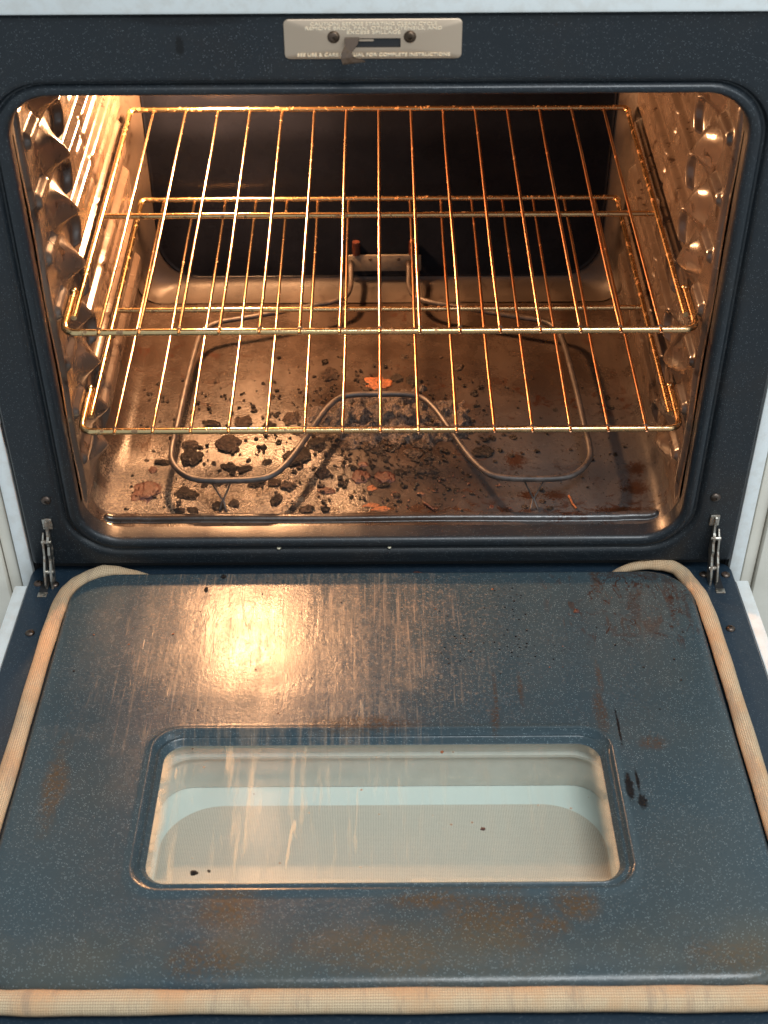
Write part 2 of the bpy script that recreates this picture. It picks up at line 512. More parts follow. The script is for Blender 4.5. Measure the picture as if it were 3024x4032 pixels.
def pyd(name, v, f, mat, parent=None, smooth=True, auto=None):
    me = bpy.data.meshes.new(name)
    me.from_pydata([tuple(q) for q in v], [], f)
    me.validate()
    me.update()
    return link(name, me, mat, parent, smooth, auto)


def frombm(name, bm, mat, parent=None, smooth=True, auto=35):
    bmesh.ops.recalc_face_normals(bm, faces=bm.faces)
    me = bpy.data.meshes.new(name)
    bm.to_mesh(me)
    bm.free()
    return link(name, me, mat, parent, smooth, auto)


def add_box(bm, x0, x1, y0, y1, z0, z1, bev=0.0):
    r = bmesh.ops.create_cube(bm, size=1.0)
    vs = r['verts']
    for v in vs:
        v.co = Vector(((x0 + x1) / 2 + v.co.x * (x1 - x0), (y0 + y1) / 2 + v.co.y * (y1 - y0), (z0 + z1) / 2 + v.co.z * (z1 - z0)))
    if bev:
        es = list({e for v in vs for e in v.link_edges})
        bmesh.ops.bevel(bm, geom=es, offset=bev, segments=2, affect='EDGES', profile=0.5)


def box(name, dims, mat, parent=None, bev=0.0):
    bm = bmesh.new()
    add_box(bm, *dims, bev)
    return frombm(name, bm, mat, parent)


def fillet(pts, r, n=6):
    P = [Vector(p) for p in pts]
    out = [P[0]]
    for i in range(1, len(P) - 1):
        a = (P[i - 1] - P[i])
        b = (P[i + 1] - P[i])
        rr = min(r, a.length * 0.48, b.length * 0.48)
        a.normalize()
        b.normalize()
        s, e = P[i] + a * rr, P[i] + b * rr
        for k in range(n + 1):
            t = k / n
            out.append((1 - t) ** 2 * s + 2 * t * (1 - t) * P[i] + t * t * e)
    out.append(P[-1])
    return out


def catmull(pts, n=6):
    P = [Vector(p) for p in pts]
    P = [P[0] * 2 - P[1]] + P + [P[-1] * 2 - P[-2]]
    out = []
    for i in range(1, len(P) - 2):
        p0, p1, p2, p3 = P[i - 1:i + 3]
        for k in range(n):
            t = k / n
            out.append(0.5 * ((2 * p1) + (p2 - p0) * t + (2 * p0 - 5 * p1 + 4 * p2 - p3) * t * t + (3 * p1 - p0 - 3 * p2 + p3) * t ** 3))
    out.append(P[-2])
    return out


def tube_data(path, r, segs=10, sq=(1, 1), up=(0, 0, 1), cap=True):
    """r: radius or list; sq: scale of section across / upwards"""
    P = [Vector(p) for p in path]
    n = len(P)
    rs = r if isinstance(r, (list, tuple)) else [r] * n
    V, F, UV = [], [], []
    L = 0
    prev = None
    for i in range(n):
        t = (P[min(i + 1, n - 1)] - P[max(i - 1, 0)]).normalized()
        u = Vector(up)
        if prev is None:
            if abs(t.dot(u)) > 0.95:
                u = Vector((0, 1, 0))
            side = t.cross(u).normalized()
        else:
            side = (prev - t * prev.dot(t)).normalized()
        prev = side
        nrm = side.cross(t)
        if i:
            L += (P[i] - P[i - 1]).length
        for k in range(segs):
            a = 2 * math.pi * k / segs
            V.append(P[i] + side * (math.cos(a) * rs[i] * sq[0]) + nrm * (math.sin(a) * rs[i] * sq[1]))
            UV.append((L, k / segs))
    for i in range(n - 1):
        for k in range(segs):
            k2 = (k + 1) % segs
            F.append((i * segs + k, i * segs + k2, (i + 1) * segs + k2, (i + 1) * segs + k))
    if cap:
        F.append(tuple(range(segs))[::-1])
        F.append(tuple((n - 1) * segs + k for k in range(segs)))
    return V, F, UV


def tube(name, path, r, mat, parent=None, segs=10, uv=False, **kw):
    V, F, UV = tube_data(path, r, segs, **kw)
    me = bpy.data.meshes.new(name)
    me.from_pydata([tuple(q) for q in V], [], F)
    me.update()
    if uv:
        lay = me.uv_layers.new(name='UVMap')
        for poly in me.polygons:
            idx = [me.loops[li].vertex_index for li in poly.loop_indices]
            wrap = any(vi % segs == 0 for vi in idx) and any(vi % segs == segs - 1 for vi in idx)
            for li, vi in zip(poly.loop_indices, idx):
                a, b = UV[vi]
                if wrap and vi % segs == 0:
                    b = 1.0
                lay.data[li].uv = (a, b)
    return link(name, me, mat, parent, True, 60)


def tubes(name, paths, r, mat, parent=None, segs=8):
    V, F = [], []
    for p in paths:
        v, f, _ = tube_data(p, r, segs)
        o = len(V)
        V += v
        F += [tuple(i + o for i in q) for q in f]
    return pyd(name, V, F, mat, parent, True, 60)


def rr(x0, x1, y0, y1, r, nc=10, ns=8):
    """rounded rectangle loop; ns extra points on every straight side"""
    P = []
    cs = [(x1 - r, y1 - r, 0), (x0 + r, y1 - r, 90), (x0 + r, y0 + r, 180), (x1 - r, y0 + r, 270)]
    arcs = []
    for cx, cy, a0 in cs:
        arcs.append([(cx + r * math.cos(math.radians(a0 + 90 * k / nc)), cy + r * math.sin(math.radians(a0 + 90 * k / nc))) for k in range(nc + 1)])
    for i in range(4):
        P += arcs[i]
        a, b = arcs[i][-1], arcs[(i + 1) % 4][0]
        for k in range(1, ns):
            t = k / ns
            P.append((a[0] * (1 - t) + b[0] * t, a[1] * (1 - t) + b[1] * t))
    return P


def loft(name, loops, mat, parent=None, fill_last=False, fill_first=False, auto=40):
    n = len(loops[0])
    V = [p for l in loops for p in l]
    F = []
    for i in range(len(loops) - 1):
        for k in range(n):
            k2 = (k + 1) % n
            F.append((i * n + k, i * n + k2, (i + 1) * n + k2, (i + 1) * n + k))
    if fill_last:
        F.append(tuple((len(loops) - 1) * n + k for k in range(n)))
    if fill_first:
        F.append(tuple(range(n))[::-1])
    bm = bmesh.new()
    vs = [bm.verts.new(v) for v in V]
    for f in F:
        bm.faces.new([vs[i] for i in f])
    me = bpy.data.meshes.new(name)
    bmesh.ops.recalc_face_normals(bm, faces=bm.faces)
    bm.to_mesh(me)
    bm.free()
    return link(name, me, mat, parent, True, auto)


def screw_bm(bm, c, axis, r, h, recess=True):
    """pan head with a cross slot; axis = outward normal"""
    n = Vector(axis).normalized()
    q = Vector((0, 0, 1)).rotation_difference(n).to_matrix().to_4x4()
    mt = Matrix.Translation(c) @ q
    prof = [(1.0, 0), (0.98, 0.35), (0.80, 0.75), (0.5, 0.95), (0.28, 1.0), (0.22, 0.55 if recess else 1.0)]
    rings = []
    for a, b in prof:
        rings.append([bm.verts.new(mt @ Vector((r * a * math.cos(2 * math.pi * k / 16), r * a * math.sin(2 * math.pi * k / 16), h * b))) for k in range(16)])
    for i in range(len(rings) - 1):
        for k in range(16):
            bm.faces.new((rings[i][k], rings[i][(k + 1) % 16], rings[i + 1][(k + 1) % 16], rings[i + 1][k]))
    bm.faces.new(rings[-1])


def screw(c, axis, r, h, parent, mat=None, label=None):
    bm = bmesh.new()
    screw_bm(bm, c, axis, r, h)
    o = frombm('screw', bm, mat or M_SCREW, parent)
    return tag(o, label)


# ------------------------------------------------------------------ the oven
HX = 0.3075            # half width of the opening
ZT = 0.4898            # top of the opening
FLZ = -0.015           # cavity floor
BY = 0.503             # back wall
FX0, FX1, FZ0, FZ1 = -0.3660, 0.3675, -0.034, 0.5565

oven = thing('oven', (0, 0.25, FLZ), 'dirty electric wall of a kitchen range oven standing wide open with dark speckled enamel', 'oven')
oven['label'] = 'open kitchen range oven with dark speckled enamel frame, lit inside, door lowered'

# --- front frame with its rolled lip
prof = [(0.0, 0.020), (0.0, 0.004), (0.0008, 0.0012), (0.0028, -0.0012), (0.0050, -0.0020), (0.0090, -0.0020), (0.0112, -0.0008),
        (0.0124, 0.0022), (0.0136, 0.0036), (0.0152, 0.0036), (0.0166, 0.0022), (0.0180, 0.0), (0.0205, -0.0008), (0.0250, -0.0008), (0.0280, -0.0008)]
loops = []
for t, y in prof:
    loops.append([(a, y, b) for a, b in rr(-HX - t, HX + t, -t * 1.0, ZT + t * 0.72, 0.040 + t * 0.8)])
loops.append([(a, -0.0008, b) for a, b in rr(FX0 + 0.004, FX1 - 0.004, FZ0 + 0.0035, FZ1 - 0.002, 0.004)])
loops.append([(a, -0.0008, b) for a, b in rr(FX0 + 0.002, FX1 - 0.002, FZ0 + 0.002, FZ1, 0.004)])
loops.append([(a, 0.0010, b) for a, b in rr(FX0, FX1, FZ0, FZ1 + 0.002, 0.004)])
loops.append([(a, 0.030, b) for a, b in rr(FX0, FX1, FZ0, FZ1 + 0.002, 0.004)])
loft('front_frame', loops, M_FRAME, oven)
ff = bpy.data.objects['front_frame']
bm = bmesh.new()
for s, zz in ((-1, 0.0555), (1, 0.0545)):
    screw((s * 0.3388, -0.0008, zz), (0, -1, 0), 0.0052, 0.003, ff)
# old spill drop and dark mark on the frame top
bm.free()


# --- cavity floor
def smooth(a, b, v):
    t = np.clip((v - a) / (b - a), 0, 1)
    return t * t * (3 - 2 * t)


def grid_mesh(name, X, Y, Z, mat, parent, flip=False):
    ny, nx = X.shape
    V = np.stack([X, Y, Z], -1).reshape(-1, 3)
    i = np.arange(nx * ny).reshape(ny, nx)
    F = np.stack([i[:-1, :-1], i[:-1, 1:], i[1:, 1:], i[1:, :-1]], -1).reshape(-1, 4)
    if flip:
        F = F[:, ::-1]
    me = bpy.data.meshes.new(name)
    me.from_pydata(V.tolist(), [], F.tolist())
    me.update()
    return link(name, me, mat, parent)


ys = np.unique(np.concatenate([np.linspace(0.004, 0.07, 90), np.linspace(0.07, 0.48, 60), np.linspace(0.48, BY, 16)]))
xs = np.unique(np.concatenate([np.linspace(-HX, -0.26, 40), np.linspace(-0.26, 0.26, 60), np.linspace(0.26, HX, 40)]))
X, Y = np.meshgrid(xs, ys)
Z = np.full_like(X, FLZ)
rf = 0.026
d = np.abs(X) - (HX - rf)
Z += np.where(d > 0, rf - np.sqrt(np.maximum(rf * rf - np.clip(d, 0, rf) ** 2, 0)), 0)
rb = 0.012
d = Y - (BY - rb)
Z += np.where(d > 0, rb - np.sqrt(np.maximum(rb * rb - np.clip(d, 0, rb) ** 2, 0)), 0)
# front bead, rounded ends
bx = np.clip(np.abs(X) - 0.290, 0, 1)
bd = np.sqrt(bx ** 2 + (Y - 0.0495) ** 2)
Z += 0.0052 * np.sqrt(np.clip(1 - (bd / 0.0056) ** 2, 0, 1))
# rise to the lip
Z += 0.0150 * smooth(0.020, 0.004, Y) * (np.abs(X) < 2)
# slightly wavy sheet
Z += 0.0006 * np.sin(X * 23) * np.sin(Y * 17 + 1)
# pressed shallow well
Z += -0.0008 * smooth(0.262, 0.252, np.abs(X))
grid_mesh('cavity_floor', X, Y, Z, M_FLOOR, oven)

# --- side walls with pressed rack guides
LV = [0.0640 + 0.0592 * k for k in range(-1, 8)]


def wall_h(Y, Z):
    h = np.zeros_like(Y)
    for zk in LV:
        lo, hi = zk + 0.011, zk + 0.0592 - 0.0036
        zm = (lo + hi) / 2
        half = (hi - lo) / 2
        tz = np.abs(Z - zm) / half
        ridge = smooth(1.0, 0.74, tz)
        yf = 0.150 + 0.018 * np.cos((Z - zm) / half * 1.5)
        ridge *= smooth(yf - 0.006, yf + 0.004, Y) * smooth(0.478, 0.462, Y)
        h = np.maximum(h, 0.0085 * ridge)
        # groove in the ridge and a break along it
        h -= 0.0030 * np.exp(-((Z - zm) / 0.0035) ** 2) * smooth(0.20, 0.21, Y) * smooth(0.44, 0.43, Y) * ridge
        h -= 0.0028 * np.exp(-((Y - 0.262 - 0.02 * np.sin(zk * 80)) / 0.0045) ** 2) * ridge
        # folded ears at the front end of every ridge
        w_ = np.clip((zk + 0.052 - Z) / 0.0592, 0, 1)
        yc = 0.103 + 0.040 * w_ ** 1.2
        a = (Y - yc) / np.where(Y > yc, 0.026, 0.034)
        e_ = 0.06
        tent = np.clip(1 + e_ - np.sqrt(a * a + e_ * e_), 0, 1)
        g_ = 0.35 * np.sin(np.pi * w_ ** 0.85) + 0.65 * np.clip(np.minimum(w_ / 0.68, (1 - w_) / 0.32), 0, 1)
        var = 1 + 0.12 * math.sin(zk * 91.0)
        h = np.maximum(h, 0.0175 * var * tent * g_)
        # secondary fold crossing the big one
        a2 = (Y - 0.118 + 0.45 * (Z - zk - 0.020)) / 0.012
        h += 0.0030 * np.exp(-a2 * a2) * g_ * smooth(0.085, 0.10, Y) * smooth(0.16, 0.14, Y)
        # long shallow pillows in front
        pz = zk + 0.006
        pr = np.sqrt(((np.abs(Y - 0.066) - 0.016).clip(0) / 0.008) ** 2 + ((Z - pz) / 0.0085) ** 2)
        h = np.maximum(h, 0.0060 * smooth(1.25, 0.45, pr))
        # recess below the pillow
        pr2 = np.sqrt(((Y - 0.056) / 0.022) ** 2 + ((Z - pz + 0.019) / 0.010) ** 2)
        h -= 0.0045 * smooth(1.2, 0.2, pr2)
    # vertical crease and roll near the opening
    w = 0.030 + 0.003 * np.sin(Z * 40)
    h -= 0.0032 * np.exp(-((Y - w) / 0.0035) ** 2)
    h += 0.0018 * np.exp(-((Y - w - 0.009) / 0.0040) ** 2)
    h *= smooth(0.006, 0.030, Y) * smooth(0.012, 0.040, Z) * smooth(ZT - 0.004, ZT - 0.016, Z)
    return h


ys = np.unique(np.concatenate([np.linspace(0.012, 0.19, 190), np.linspace(0.19, 0.46, 90), np.linspace(0.46, BY, 30)]))
zs = np.linspace(0.0085, ZT, 330)
Yw, Zw = np.meshgrid(ys, zs)
H = wall_h(Yw, Zw)
for s in (-1, 1):
    o = grid_mesh('side_wall', s * (HX - (H if s < 0 else np.where((H > 0.0086) & (Yw < 0.2), 0.0086 + (H - 0.0086) * 0.55, H))), Yw, Zw, M_WALL, oven, flip=(s > 0))
    rcx = tag(o, 'left wall' if s < 0 else 'right wall')
# rolled corner round the back, then the back panel with rounded corners, its shade painted into the enamel
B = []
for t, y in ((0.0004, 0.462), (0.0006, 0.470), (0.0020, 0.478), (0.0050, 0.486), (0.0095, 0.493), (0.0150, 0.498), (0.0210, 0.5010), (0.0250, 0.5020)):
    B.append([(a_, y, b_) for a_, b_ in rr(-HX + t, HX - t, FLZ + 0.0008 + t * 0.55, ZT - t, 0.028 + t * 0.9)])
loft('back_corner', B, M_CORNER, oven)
B = []
for t, y in ((0.0250, 0.5021), (0.0262, 0.5012), (0.0275, 0.5030), (0.0290, 0.5035)):
    B.append([(a_, y, b_) for a_, b_ in rr(-HX + t, HX - t, FLZ + 0.0008 + t * 0.55, ZT - t, 0.028 + t * 0.9)])
loft('back_wall', B, M_BACK_SHADED, oven, fill_last=True)
box('ceiling', (-HX - 0.004, HX + 0.004, 0.016, BY + 0.004, ZT + 0.0005, ZT + 0.006), M_WALL, oven)
# outer shell of the cavity keeps kitchen light out
bm = bmesh.new()
add_box(bm, -0.345, 0.345, 0.031, 0.560, ZT + 0.012, ZT + 0.018)
add_box(bm, -0.345, 0.345, 0.031, 0.560, -0.060, -0.052)
add_box(bm, -0.345, -0.339, 0.031, 0.560, -0.052, ZT + 0.012)
add_box(bm, 0.339, 0.345, 0.031, 0.560, -0.052, ZT + 0.012)
add_box(bm, -0.339, 0.339, 0.554, 0.560, -0.052, ZT + 0.012)
frombm('insulation_shell', bm, M_BLACK, oven)

# --- bulb with its socket
bx_, by_, bz_ = BULB_POS
pr = [(0.0, 0.0), (0.010, 0.002), (0.018, 0.010), (0.0205, 0.020), (0.018, 0.030), (0.012, 0.038), (0.010, 0.044)]
bm = bmesh.new()
rings = []
for r, h in pr:
    rings.append([bm.verts.new((bx_ + max(r, 0.0005) * math.cos(2 * math.pi * k / 14), by_ - 0.020 + h, bz_ + max(r, 0.0005) * math.sin(2 * math.pi * k / 14))) for k in range(14)])
for i in range(len(rings) - 1):
    for k in range(14):
        bm.faces.new((rings[i][k], rings[i][(k + 1) % 14], rings[i + 1][(k + 1) % 14], rings[i + 1][k]))
bm.faces.new(rings[0])
bulb = frombm('light_bulb', bm, M_BULB, oven)
tube('socket', [(bx_, by_ + 0.0245, bz_), (bx_, BY + 0.002, bz_)], 0.014, M_CERAM, bulb, 16)

# --- heating element
ez = 0.016
half = [(0.0, 0.2270), (0.030, 0.2262), (0.048, 0.2190), (0.063, 0.1960), (0.080, 0.1540), (0.096, 0.1150), (0.112, 0.0880), (0.130, 0.0775),
        (0.165, 0.0750), (0.196, 0.0770), (0.214, 0.0880), (0.226, 0.1070), (0.2290, 0.1300), (0.2270, 0.1800), (0.2250, 0.2400), (0.2200, 0.3250),
        (0.2140, 0.3560), (0.1980, 0.3740), (0.1580, 0.3860), (0.1000, 0.4050), (0.0600, 0.4180), (0.0420, 0.4330), (0.0370, 0.4560)]
rise = [(0.0370, 0.4760, 0.022), (0.0370, 0.4880, 0.026), (0.0370, BY + 0.01, 0.026)]
ptsR = [(x, y, ez) for x, y in half] + rise
ptsL = [(-x, y, z) for x, y, z in ptsR[1:]][::-1]
elem = tube('heating_element', catmull(ptsL + ptsR, 5), 0.0034, M_ELEM, oven, 12)
bm = bmesh.new()
add_box(bm, -0.041, 0.053, 0.494, 0.498, 0.012, 0.036, 0.002)
plate = frombm('terminal_plate', bm, M_CERAM, elem)
for x in (-0.030, 0.042):
    tubes('bracket_tab', [[(x, 0.497, 0.036), (x, 0.4975, 0.054)]], 0.005, M_RED, elem, 8)
for x in (-0.012, 0.024):
    screw((x, 0.494, 0.030), (0, -1, 0), 0.0022, 0.0012, elem)
for cx in (-0.172, 0.163):
    tubes('support_leg', [[(cx - 0.010, 0.0765, ez - 0.002), (cx + 0.001, 0.0725, FLZ + 0.006), (cx - 0.002, 0.062, FLZ)],
                          [(cx + 0.012, 0.0765, ez - 0.002), (cx + 0.002, 0.0725, FLZ + 0.006), (cx + 0.006, 0.060, FLZ)]], 0.0010, M_ELEM, elem, 6)

# --- latch plate on the frame top
lx0, lx1, lz0, lz1 = -0.0744, 0.0665, 0.5222, 0.5548
sl = (-0.0265, 0.0180, 0.5316, 0.5394)
yp = -0.0022
outer = rr(lx0, lx1, lz0, lz1, 0.004)
inner = rr(sl[0], sl[1], sl[2], sl[3], 0.0008)
lp = loft('latch_plate', [[(a, 0.0, b) for a, b in outer], [(a, yp + 0.0005, b) for a, b in outer],
                          [(a, yp, b) for a, b in rr(lx0 + 0.0006, lx1 - 0.0006, lz0 + 0.0006, lz1 - 0.0006, 0.0036)],
                          [(a, yp, b) for a, b in inner], [(a, yp + 0.0016, b) for a, b in inner]], M_PLATE, oven)
box('slot', (sl[0], sl[1], -0.00125, -0.0010, sl[2], sl[3]), M_BLACK, lp)
box('latch_bar', (-0.015, -0.0035, -0.0019, -0.0014, 0.5368, 0.5384), M_PLATE, lp)
for x in (-0.0352, 0.0253):
    screw((x, yp, 0.5405), (0, -1, 0), 0.0050, 0.0026, lp, M_LEVER)
# bent latch lever poking out of the slot
lev = [(-0.0255, -0.002, 0.5392), (-0.0130, -0.002, 0.5392), (-0.0150, -0.002, 0.5355), (-0.0190, -0.006, 0.5325), (-0.0205, -0.010, 0.5290)]
bm = bmesh.new()


def strip(bm, L, R, th):
    """sheet metal strip from left/right edge point lists, thickness along normal"""
    n = len(L)
    vs = []
    for i in range(n):
        a, b = Vector(L[i]), Vector(R[i])
        j = min(i + 1, n - 1)
        k = max(i - 1, 0)
        t = (Vector(L[j]) + Vector(R[j])) - (Vector(L[k]) + Vector(R[k]))
        nn = t.cross(b - a).normalized() * th
        vs.append([bm.verts.new(a), bm.verts.new(b), bm.verts.new(b + nn), bm.verts.new(a + nn)])
    for i in range(n - 1):
        for k in range(4):
            bm.faces.new((vs[i][k], vs[i][(k + 1) % 4], vs[i + 1][(k + 1) % 4], vs[i + 1][k]))
    bm.faces.new(vs[0][::-1])
    bm.faces.new(vs[-1])


strip(bm, [(-0.0262, -0.002, 0.5392), (-0.0262, -0.006, 0.5350), (-0.0292, -0.011, 0.5300), (-0.0292, -0.014, 0.5268), (-0.0280, -0.022, 0.5262)],
      [(-0.0150, -0.002, 0.5392), (-0.0160, -0.006, 0.5360), (-0.0205, -0.011, 0.5318), (-0.0195, -0.014, 0.5285), (-0.0100, -0.022, 0.5285)], 0.0012)
frombm('latch_lever', bm, M_LEVER, lp)


def text_lines(parent):
    lines = [('CAUTION: BEFORE STARTING CLEAN CYCLE', 0.0, 0.5499, 0.0999), ('REMOVE BROIL PAN, OTHER UTENSILS, AND', 0.0, 0.5464, 0.108),
             ('EXCESS SPILLAGE', 0.0, 0.5430, 0.0425), ('SEE USE & CARE MANUAL FOR COMPLETE INSTRUCTIONS', 0.0, 0.5245, 0.122)]
    for body, cx, z, w in lines:
        cu = bpy.data.curves.new('lettering', 'FONT')
        cu.body = body
        cu.align_x = 'CENTER'
        cu.size = 0.0040
        cu.extrude = 0.00018
        tmp = bpy.data.objects.new('lettering', cu)
        COL.objects.link(tmp)
        bpy.context.view_layer.update()
        sx = w / max(tmp.dimensions.x, 1e-4)
        me = bpy.data.meshes.new_from_object(tmp.evaluated_get(bpy.context.evaluated_depsgraph_get()))
        bpy.data.objects.remove(tmp)
        for v in me.vertices:
            x, y, zz = v.co
            v.co = (cx - 0.0035 + x * sx, yp - 0.0002 - zz, z + y * 0.95)
        me.materials.clear()
        o = link('lettering', me, M_TEXT, parent, smooth=False)


text_lines(lp)

# --- white control panel edge above, white side trims
bm = bmesh.new()
add_box(bm, -0.392, 0.392, -0.0060, 0.060, 0.5600, 0.760, 0.0035)
cp = frombm('control_panel', bm, M_WHITE, oven)
for s in (-1, 1):
    bm = bmesh.new()
    xa, xb = sorted((s * 0.3695, s * 0.3835))
    add_box(bm, xa, xb, 0.003, 0.60, -0.90, 0.556, 0.0015)
    frombm('side_trim', bm, M_WHITE, oven)
    xa, xb = sorted((s * 0.3660, s * 0.3695))
    box('side_gap', (xa, xb, 0.010, 0.30, -0.45, 0.556), M_BLACK, oven)
    tube('side_catch', [(s * 0.3672, 0.004, 0.128), (s * 0.3672, 0.004, 0.150)], 0.0022, M_BLACK, oven, 8)
box('lower_panel', (-0.366, 0.366, 0.018, 0.026, -0.90, -0.040), M_BLACK, oven)

# ------------------------------------------------------------------ the oven door
FLA = -0.0470          # liner flange level
PTZ = -0.0350          # raised panel level
door = bpy.data.objects.new('door', None)
box_l = [(a, b, FLA) for a, b in rr(-0.3700, 0.3705, -0.5235, 0.0035, 0.016)]
bm = bmesh.new()
LL = [[(a, b, FLA - 0.0100) for a, b in rr(-0.3705, 0.3710, -0.5720, 0.0150, 0.016)],
      [(a, b, FLA - 0.0015) for a, b in rr(-0.3705, 0.3710, -0.5720, 0.0150, 0.016)],
      [(a, b, FLA) for a, b in rr(-0.3692, 0.3697, -0.5708, 0.0140, 0.015)],
      [(a, b, FLA) for a, b in rr(-0.3670, 0.3675, -0.5685, 0.0118, 0.014)],
      [(a, b, FLA) for a, b in rr(-0.3210, 0.3205, -0.5320, -0.0165, 0.045)]]
door = loft('door', LL, M_LINER, oven)
# raised inner panel with the embossed window surround
EX, EY0, EY1 = 0.2062, -0.4443, -0.2551
GX, GY0, GY1 = 0.2045, -0.3880, -0.2370
P = []
for t, z in ((-0.0015, FLA - 0.001), (0.0, FLA + 0.0025), (0.0015, PTZ - 0.0045), (0.0045, PTZ - 0.0016), (0.0085, PTZ - 0.0004), (0.014, PTZ), (0.019, PTZ)):
    P.append([(a, b, z) for a, b in rr(-0.3215 + t * 0.8, 0.3210 - t * 0.8, -0.5360 + t * 2.1, -0.0150 - t * 0.3, 0.046 - t * 0.6)])
for t, z in ((-0.0070, PTZ), (-0.0035, PTZ), (-0.0015, PTZ + 0.0010), (0.0, PTZ + 0.0012), (0.0012, PTZ + 0.0005), (0.0026, PTZ - 0.0034), (0.0040, PTZ - 0.0050), (0.0055, PTZ - 0.0048), (0.0068, PTZ - 0.0038), (0.0082, PTZ - 0.0050),
             (0.0094, PTZ - 0.0086), (0.0106, PTZ - 0.0098)):
    P.append([(a, b, z) for a, b in rr(-EX + t, EX - t, EY0 + t * 1.40, EY1 - t * 1.10, 0.026 - t * 0.5)])
loft('inner_panel', P, M_PANEL, door)
GZ = PTZ - 0.0102
g_out = rr(-EX + 0.0085, EX - 0.0085, EY0 + 0.0120, EY1 - 0.0090, 0.021)
glass = loft('window_glass', [[(a, b, GZ) for a, b in g_out], [(a, b, GZ - 0.0035) for a, b in g_out]], M_GLASS, door, fill_first=True, fill_last=True, auto=30)
# well under the glass, in two steps, down to the dotted outer pane
W = []
for t, z in ((0.000, GZ - 0.0040), (0.000, GZ - 0.0150), (0.004, GZ - 0.0155), (0.004, GZ - 0.0185), (0.001, GZ - 0.0190), (0.001, GZ - 0.0570)):
    W.append([(a, b, z) for a, b in rr(-0.2045 + t, 0.2045 - t, -0.450 + t, -0.2600 - t, 0.030)])
loft('window_well', W, M_WELL, door)
bm = bmesh.new()
add_box(bm, -0.26, 0.26, -0.48, -0.23, GZ - 0.0640, GZ - 0.0575)
frombm('outer_pane', bm, M_DOTS, door)
# white outer skin of the door
bm = bmesh.new()
add_box(bm, -0.3850, -0.3716, -0.5780, -0.0165, -0.116, FLA - 0.0030, 0.0012)
frombm('door_edge', bm, M_WHITE, door)
bm = bmesh.new()
add_box(bm, 0.3722, 0.3855, -0.5780, -0.0145, -0.116, FLA - 0.0030, 0.0012)
frombm('door_edge', bm, M_WHITE, door)
bm = bmesh.new()
add_box(bm, -0.3850, 0.3855, -0.5880, -0.5782, -0.116, FLA - 0.0010, 0.0015)
frombm('door_edge', bm, M_WHITE, door)
box('door_underside', (-0.3715, 0.3720, -0.5780, -0.0060, -0.1210, -0.1162), M_WHITE, door)
# gasket: back left, down the left side, across the front, up the right side
gz = FLA + 0.0078
gp = [(-0.232, -0.0105, gz - 0.010), (-0.262, -0.0062, gz - 0.004), (-0.287, -0.0065, gz), (-0.305, -0.015, gz), (-0.3205, -0.034, gz), (-0.3275, -0.062, gz),
      (-0.3300, -0.14, gz), (-0.3300, -0.28, gz), (-0.3300, -0.44, gz), (-0.3300, -0.500, gz), (-0.322, -0.528, gz), (-0.300, -0.5445, gz), (-0.265, -0.5480, gz)]
gq = [(-x, y, z) for x, y, z in gp[::-1]]
gq[-1] = (0.238, -0.0085, gz - 0.010)
gq[-2] = (0.262, -0.0012, gz - 0.003)
gq[-3] = (0.289, 0.0010, gz)
gq[-4] = (0.310, -0.0080, gz)
path = catmull(gp + [(-0.15, -0.5480, gz), (0.0, -0.5480, gz), (0.15, -0.5475, gz)] + gq, 10)
nn = len(path)
rad = []
for i in range(nn):
    e = min(i, nn - 1 - i) / 22
    fr_ = min(max((-path[i].y - 0.48) / 0.06, 0), 1)
    rad.append((0.0080 + 0.0024 * fr_) * (1 + 0.025 * math.sin(i * 0.37) + 0.02 * math.sin(i * 0.13)) * (0.42 + 0.58 * min(1, e)) * (1 + 0.03 * math.sin(i * 0.9)))
tube('gasket', path, rad, M_GASKET, door, 36, uv=True, sq=(1.0, 0.70))
# screws of the liner
for x, y in ((-0.3595, -0.0175), (-0.3420, -0.0195), (-0.3520, -0.1000), (0.3395, -0.0085), (0.3625, -0.0090), (0.3495, -0.0995)):
    screw((x, y, FLA), (0, 0, 1), 0.0048, 0.0028, door)
# slots and stop tags for the hinge arms
for s in (-1, 1):
    x = s * 0.3515
    box('hinge_slot', (x - 0.0042, x + 0.0042, -0.034, -0.004, FLA + 0.0002, FLA + 0.0005), M_BLACK, door)
    bm = bmesh.new()
    add_box(bm, x - 0.0048, x + 0.0048, -0.0410, -0.0335, FLA, FLA + 0.0012, 0.0005)
    frombm('hinge_tag', bm, M_STEEL, door)


# --- hinges
def plate_yz(bm, pts, x0, x1):
    a = [bm.verts.new((x0, y, z)) for y, z in pts]
    b = [bm.verts.new((x1, y, z)) for y, z in pts]
    n = len(pts)
    bm.faces.new(a[::-1])
    bm.faces.new(b)
    for i in range(n):
        bm.faces.new((a[i], a[(i + 1) % n], b[(i + 1) % n], b[i]))


